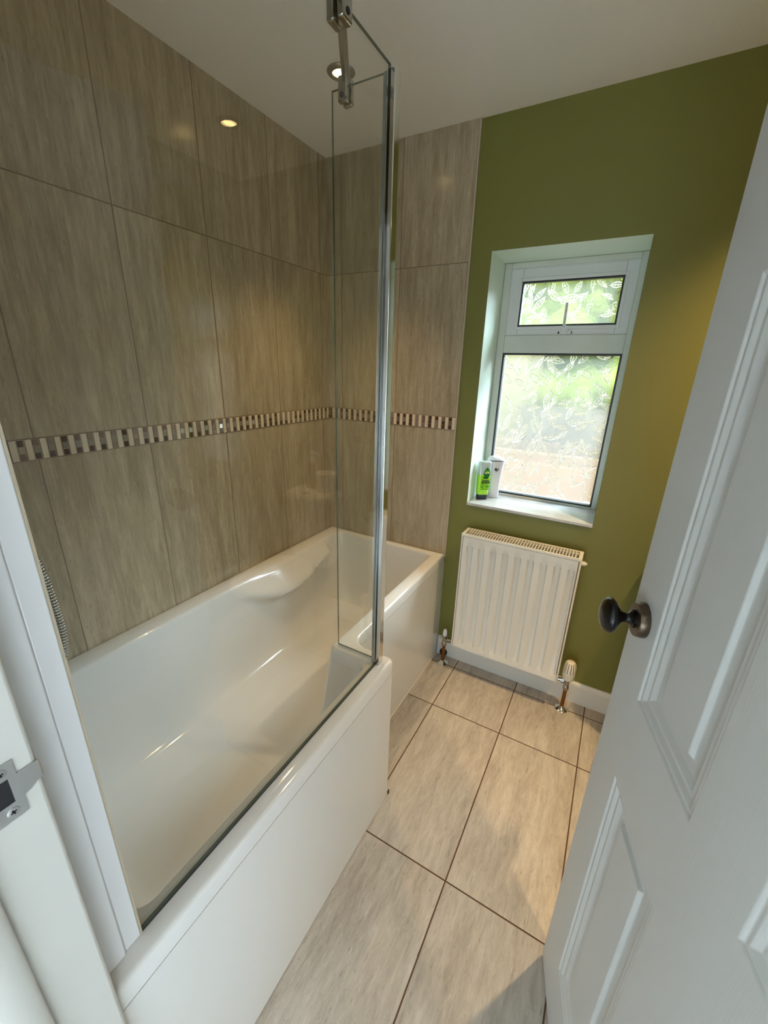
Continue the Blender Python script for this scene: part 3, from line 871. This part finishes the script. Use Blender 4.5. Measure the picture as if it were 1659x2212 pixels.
for sx, m in ((-1, 0), (1, 0)):
    vs = [(.0, yf-.0001, .100), (sx*.004, yf-.0001, .108), (sx*.014+.001, yf-.0001, .1115), (sx*.010, yf-.0001, .103)]
    bm.faces.new([bm.verts.new((p[0]+.004, p[1], p[2])) for p in vs])
link('leaf_print', bm, 'ink', bt)
bm = bmesh.new()
N = 28
for k in range(N):
    a, b = 2*PI*k/N, 2*PI*(k+1)/N
    quad(bm, *[(.0215+r*math.cos(t), yf+.0006, .1515+r*math.sin(t)) for r, t in ((.0062, a), (.0062, b), (.0048, b), (.0048, a))])
link('ring_print', bm, 'label_white', bt)

af = empty('air_freshener', (.837, .157, WZ0), 'white automatic air freshener dispenser behind the green bottle on the sill', 'air freshener', rotz=ang-.1)
bm = bmesh.new()
rg = []
for z, w, d in ((0, .052, .050), (.002, .056, .054), (.05, .058, .058), (.10, .062, .064), (.14, .070, .070), (.165, .077, .074), (.176, .079, .074)):
    rg.append([(x, y, zz_+(.0)) for x, y, zz_ in superring(w, d, z, 36, .8)])
loft(bm, rg); link('dispenser_body', bm, 'plastic_white', af, smooth=True)
bm = bmesh.new()
rg = [[(x, y, z+.006*(1-(x/.04)**2)) for x, y, z in superring(w, d, z, 36, .8)] for z, w, d in ((.1765, .078, .072), (.182, .074, .066), (.188, .060, .050), (.191, .030, .024))]
loft(bm, rg); link('lid', bm, 'plastic_white', af, smooth=True)
bm = bmesh.new(); lathe(bm, [(.0125, 0), (.0125, .003), (.0105, .0035), (.0095, -.003)], 32, align((-.001, -.0335, .143), (0, -1, 0)), closed=False, sy=1.25)
nz_ = link('nozzle_ring', bm, 'plastic_white', af, smooth=True)
bm = bmesh.new(); lathe(bm, [(.0104, 0), (.0104, .0006), (0, .0006)], 28, align((-.001, -.0345, .143), (0, -1, 0)), sy=1.25); link('nozzle_recess_shade', bm, 'recess_shade', af)  # flat grey disc paints the shaded opening
bm = bmesh.new(); lathe(bm, [(.0056, 0), (.0056, .002), (0, .002)], 20, align((-.005, -.0352, .141), (0, -1, 0))); link('nozzle', bm, 'ink', af)

# ================================================================== WC seen mirrored in the shower glass
wc = empty('toilet', (1.628, -.11, 0), 'white close coupled toilet behind the door, its cistern mirrored in the shower glass', 'toilet')
def W(nm, bm, m, **k):
    o = link(nm, bm, m, wc, **k); return o
bm = bmesh.new(); loft(bm, [superring(.22, .15, .40, 36, .4), superring(.245, .17, .46, 36, .4), superring(.25, .18, .765, 36, .4)]); W('cistern', bm, 'ceramic', smooth=True)
bm = bmesh.new(); loft(bm, [superring(.255, .19, .765, 36, .4), superring(.27, .20, .772, 36, .4), superring(.27, .20, .79, 36, .4), superring(.26, .19, .80, 36, .4)]); W('cistern_lid', bm, 'ceramic', smooth=True)
bm = bmesh.new(); rg = []
for z, w, d, yy in ((0, .22, .40, -.22), (.03, .20, .38, -.22), (.18, .21, .36, -.22), (.30, .28, .40, -.27), (.385, .33, .44, -.29), (.40, .33, .44, -.29)):
    rg.append([(x+.045, y+yy, zz_) for x, y, zz_ in superring(w, d, z, 40, .85)])
loft(bm, rg); W('bowl', bm, 'ceramic', smooth=True)
bm = bmesh.new(); loft(bm, [[(x+.045, y-.29, z) for x, y, z in superring(w, d, z, 40, .85)] for z, w, d in ((.402, .33, .43), (.425, .33, .43), (.435, .31, .41))]); W('seat_lid', bm, 'plastic_white', smooth=True)
bm = bmesh.new(); lathe(bm, [(.02, 0), (.02, .004), (0, .005)], 24, Matrix.Translation((.0, -.066, .80))); W('flush_button', bm, 'chrome', smooth=True)
sd = empty('soap_dispenser', (1.676, -.055, .80), 'pump soap bottle on the cistern, mirrored in the shower glass', 'soap dispenser')
bm = bmesh.new(); lathe(bm, [(.028, 0), (.031, .003), (.031, .105), (.028, .118), (.014, .124), (0, .124)], 30); link('bottle_body', bm, 'amber', sd, smooth=True)
bm = bmesh.new(); lathe(bm, [(.016, .123), (.016, .140), (.006, .142), (.006, .162), (.011, .164), (.011, .172), (0, .173)], 20); tube(bm, [(0, 0, .168), (-.03, -.01, .167), (-.045, -.015, .160)], [.006, .005, .004], 12); link('pump', bm, 'plastic_white', sd, smooth=True)
bm = bmesh.new(); lathe(bm, [(.020, .0), (.052, .0), (.052, .10), (.020, .10), (.020, .0)], 36, closed=False)
tag(link('toilet_roll', bm, 'paper', loc=(1.575, -.075, .80), smooth=True), 'white toilet roll standing on the cistern beside the soap bottle', 'toilet roll')

sd.scale = (1.15, 1.15, 1.15)
# ================================================================== DOWNLIGHTS
def downlight(x, y, label, power=64, cone=86):
    t = empty('downlight', (x, y, H), label, 'downlight', group='recessed ceiling downlights')
    bm = bmesh.new(); lathe(bm, [(.043, 0), (.043, -.002), (.038, -.006), (.027, -.0075), (.0245, -.005), (.0245, -.001)], 44, closed=False)
    link('bezel', bm, 'dark_chrome', t, smooth=True)
    bm = bmesh.new(); lathe(bm, [(0, -.0030), (.0240, -.0030), (.0240, -.001), (0, -.001)], 36); link('lamp', bm, 'bulb', t)
    ld = bpy.data.lights.new('downlight_beam', 'SPOT'); ld.energy = power; ld.color = (1.0, .70, .36); ld.spot_size = math.radians(cone); ld.spot_blend = 1.0; ld.shadow_soft_size = .024
    lo = bpy.data.objects.new('downlight_beam', ld); col.objects.link(lo); lo.parent = t; lo.location = (0, 0, -.012)
    return t
SPOT = 50
downlight(.375, -.424, 'chrome rimmed ceiling downlight glowing above the bath', 29, 76)
downlight(1.75, -.387, 'chrome rimmed ceiling downlight above the toilet, mirrored in the shower glass', 78, 100)
downlight(1.75, -1.31, 'chrome rimmed ceiling downlight behind the open door')

# ================================================================== LANDING behind the camera
LX0, LX1, LY = .2, 3.4, -3.9
struct(link('floor_landing', B(LX0, LX1, LY, YN, -.03, -.001), 'carpet'), 'carpeted landing floor outside the bathroom', 'floor')
struct(link('ceiling_landing', B(LX0, LX1, LY, YN-.12, H, H+.05), 'ceiling'), 'landing ceiling outside the bathroom', 'ceiling')
struct(link('wall_landing_left', B(LX0-.1, LX0, LY, YN-.12, 0, H), 'wall_white'), 'landing side wall on the left', 'wall')
bm = bmesh.new()
box(bm, LX1, LX1+.1, LY, -3.55, 0, H); box(bm, LX1, LX1+.1, -2.55, YN-.12, 0, H); box(bm, LX1, LX1+.1, -3.55, -2.55, 0, .85); box(bm, LX1, LX1+.1, -3.55, -2.55, 2.05, H)
struct(link('wall_landing_right', bm, 'wall_white'), 'landing side wall with a daylight window', 'wall')
struct(link('wall_landing_far', B(LX0, LX1, LY-.1, LY, 0, H), 'wall_white'), 'landing end wall', 'wall')
bm = bmesh.new()
for a, b, c, d in ((-3.55, -3.50, .85, 2.05), (-2.60, -2.55, .85, 2.05), (-3.50, -2.60, .85, .90), (-3.50, -2.60, 2.0, 2.05)): box(bm, LX1+.02, LX1+.07, a, b, c, d)
struct(link('window_2', bm, 'upvc'), 'landing window frame', 'window')
al = bpy.data.lights.new('landing_daylight', 'AREA'); al.shape = 'RECTANGLE'; al.size = .9; al.size_y = 1.1; al.energy = 8.5; al.color = (.78, .89, 1.0)
ao = bpy.data.objects.new('landing_daylight', al); col.objects.link(ao); ao.location = (LX1+.08, -3.05, 1.45)
ao.rotation_euler = Vector((-1, 0, 0)).to_track_quat('-Z', 'Y').to_euler()

# ================================================================== OUTSIDE
struct(link('ground', B(-4, 6, .3, 8, -.3, -.25), 'patio'), 'pale paved ground outside the window', 'ground')
rnd = random.Random(4)
bm = bmesh.new()
for k in range(140):
    x = rnd.uniform(-.2, 2.1); z = rnd.uniform(.95, 3.1); y = 3.45+rnd.uniform(-.2, .4)
    r = rnd.uniform(.14, .3)
    m_ = Matrix.Translation((x, y, z)) @ Matrix.Diagonal((r, r, r, 1))
    bmesh.ops.create_icosphere(bm, subdivisions=1, radius=1, matrix=m_)
box(bm, -.6, 2.5, 3.75, 3.9, .4, 3.2)
tag(link('garden_hedge', bm, 'hedge', smooth=True), 'green garden foliage blurred behind the upper part of the obscured window', 'hedge')
bm = bmesh.new()
for k in range(14): box(bm, .40+k*.2, .596+k*.2, 2.55, 2.58, -.25, 1.12)
struct(link('wall_garden', B(-1.0, 3.5, 2.3, 2.42, -.25, .70), 'pink_wall'), 'low pinkish garden wall blurred behind the bottom of the window', 'wall')
tag(link('garden_fence', bm, 'fence'), 'grey garden fence blurred behind the right middle of the obscured window', 'fence')
struct(link('wall_outside', B(-2.5, .50, 2.9, 3.1, -.25, 1.62), 'render'), 'pale neighbouring wall blurred behind the left of the window', 'wall')

# added sun lamp, pushes extra cool daylight through the window onto the bath
sl = bpy.data.lights.new('sky_fill_sun', 'SUN'); sl.energy = 48; sl.angle = math.radians(34); sl.color = (.64, .82, 1.0)
so_ = bpy.data.objects.new('sky_fill_sun', sl); col.objects.link(so_); so_.rotation_euler = Vector((-.56, -.78, -.52)).to_track_quat('-Z', 'Y').to_euler(); so_.location = (4, 4, 4)
# world
w = bpy.data.worlds.new('overcast_sky'); sc.world = w; w.use_nodes = True
nt = w.node_tree; nt.nodes.clear()
tc = nt.nodes.new('ShaderNodeTexCoord'); sp = nt.nodes.new('ShaderNodeSeparateXYZ'); nt.links.new(tc.outputs['Generated'], sp.inputs[0])
bg = nt.nodes.new('ShaderNodeBackground'); bg.inputs[0].default_value = (.86, .95, 1.0, 1)
st = mth(nt, 'ADD', 2.2, mth(nt, 'MULTIPLY', mth(nt, 'MAXIMUM', sp.outputs[2], 0.0), 5.5)); nt.links.new(st, bg.inputs[1])
wo = nt.nodes.new('ShaderNodeOutputWorld'); nt.links.new(bg.outputs[0], wo.inputs[0])

# ================================================================== CAMERA
cam = bpy.data.cameras.new('camera'); co = bpy.data.objects.new('camera', cam); col.objects.link(co)
cam.sensor_fit = 'VERTICAL'; cam.sensor_height = 24; cam.lens = 883.96/2212*24; cam.clip_start = .01
rt = Vector((0.86961112, 0.49299028, 0.02714937)); up = Vector((-0.18576702, 0.27574631, 0.943109)); fw = Vector((-0.45745723, 0.82518153, -0.33137339))
mw = Matrix((( rt.x, up.x, -fw.x, 1.3019), (rt.y, up.y, -fw.y, -1.7489), (rt.z, up.z, -fw.z, 1.4233), (0, 0, 0, 1)))
co.matrix_world = mw
sc.camera = co
vs = sc.view_settings; vs.view_transform = 'Standard'; vs.look = 'None'; vs.exposure = 0.26; vs.gamma = 1.0; vs.use_curve_mapping = False
cy = sc.cycles
cy.use_denoising = True; cy.max_bounces = 10; cy.diffuse_bounces = 5; cy.glossy_bounces = 5; cy.transmission_bounces = 6; cy.transparent_max_bounces = 16
cy.sample_clamp_indirect = 6; cy.caustics_reflective = False; cy.caustics_refractive = False
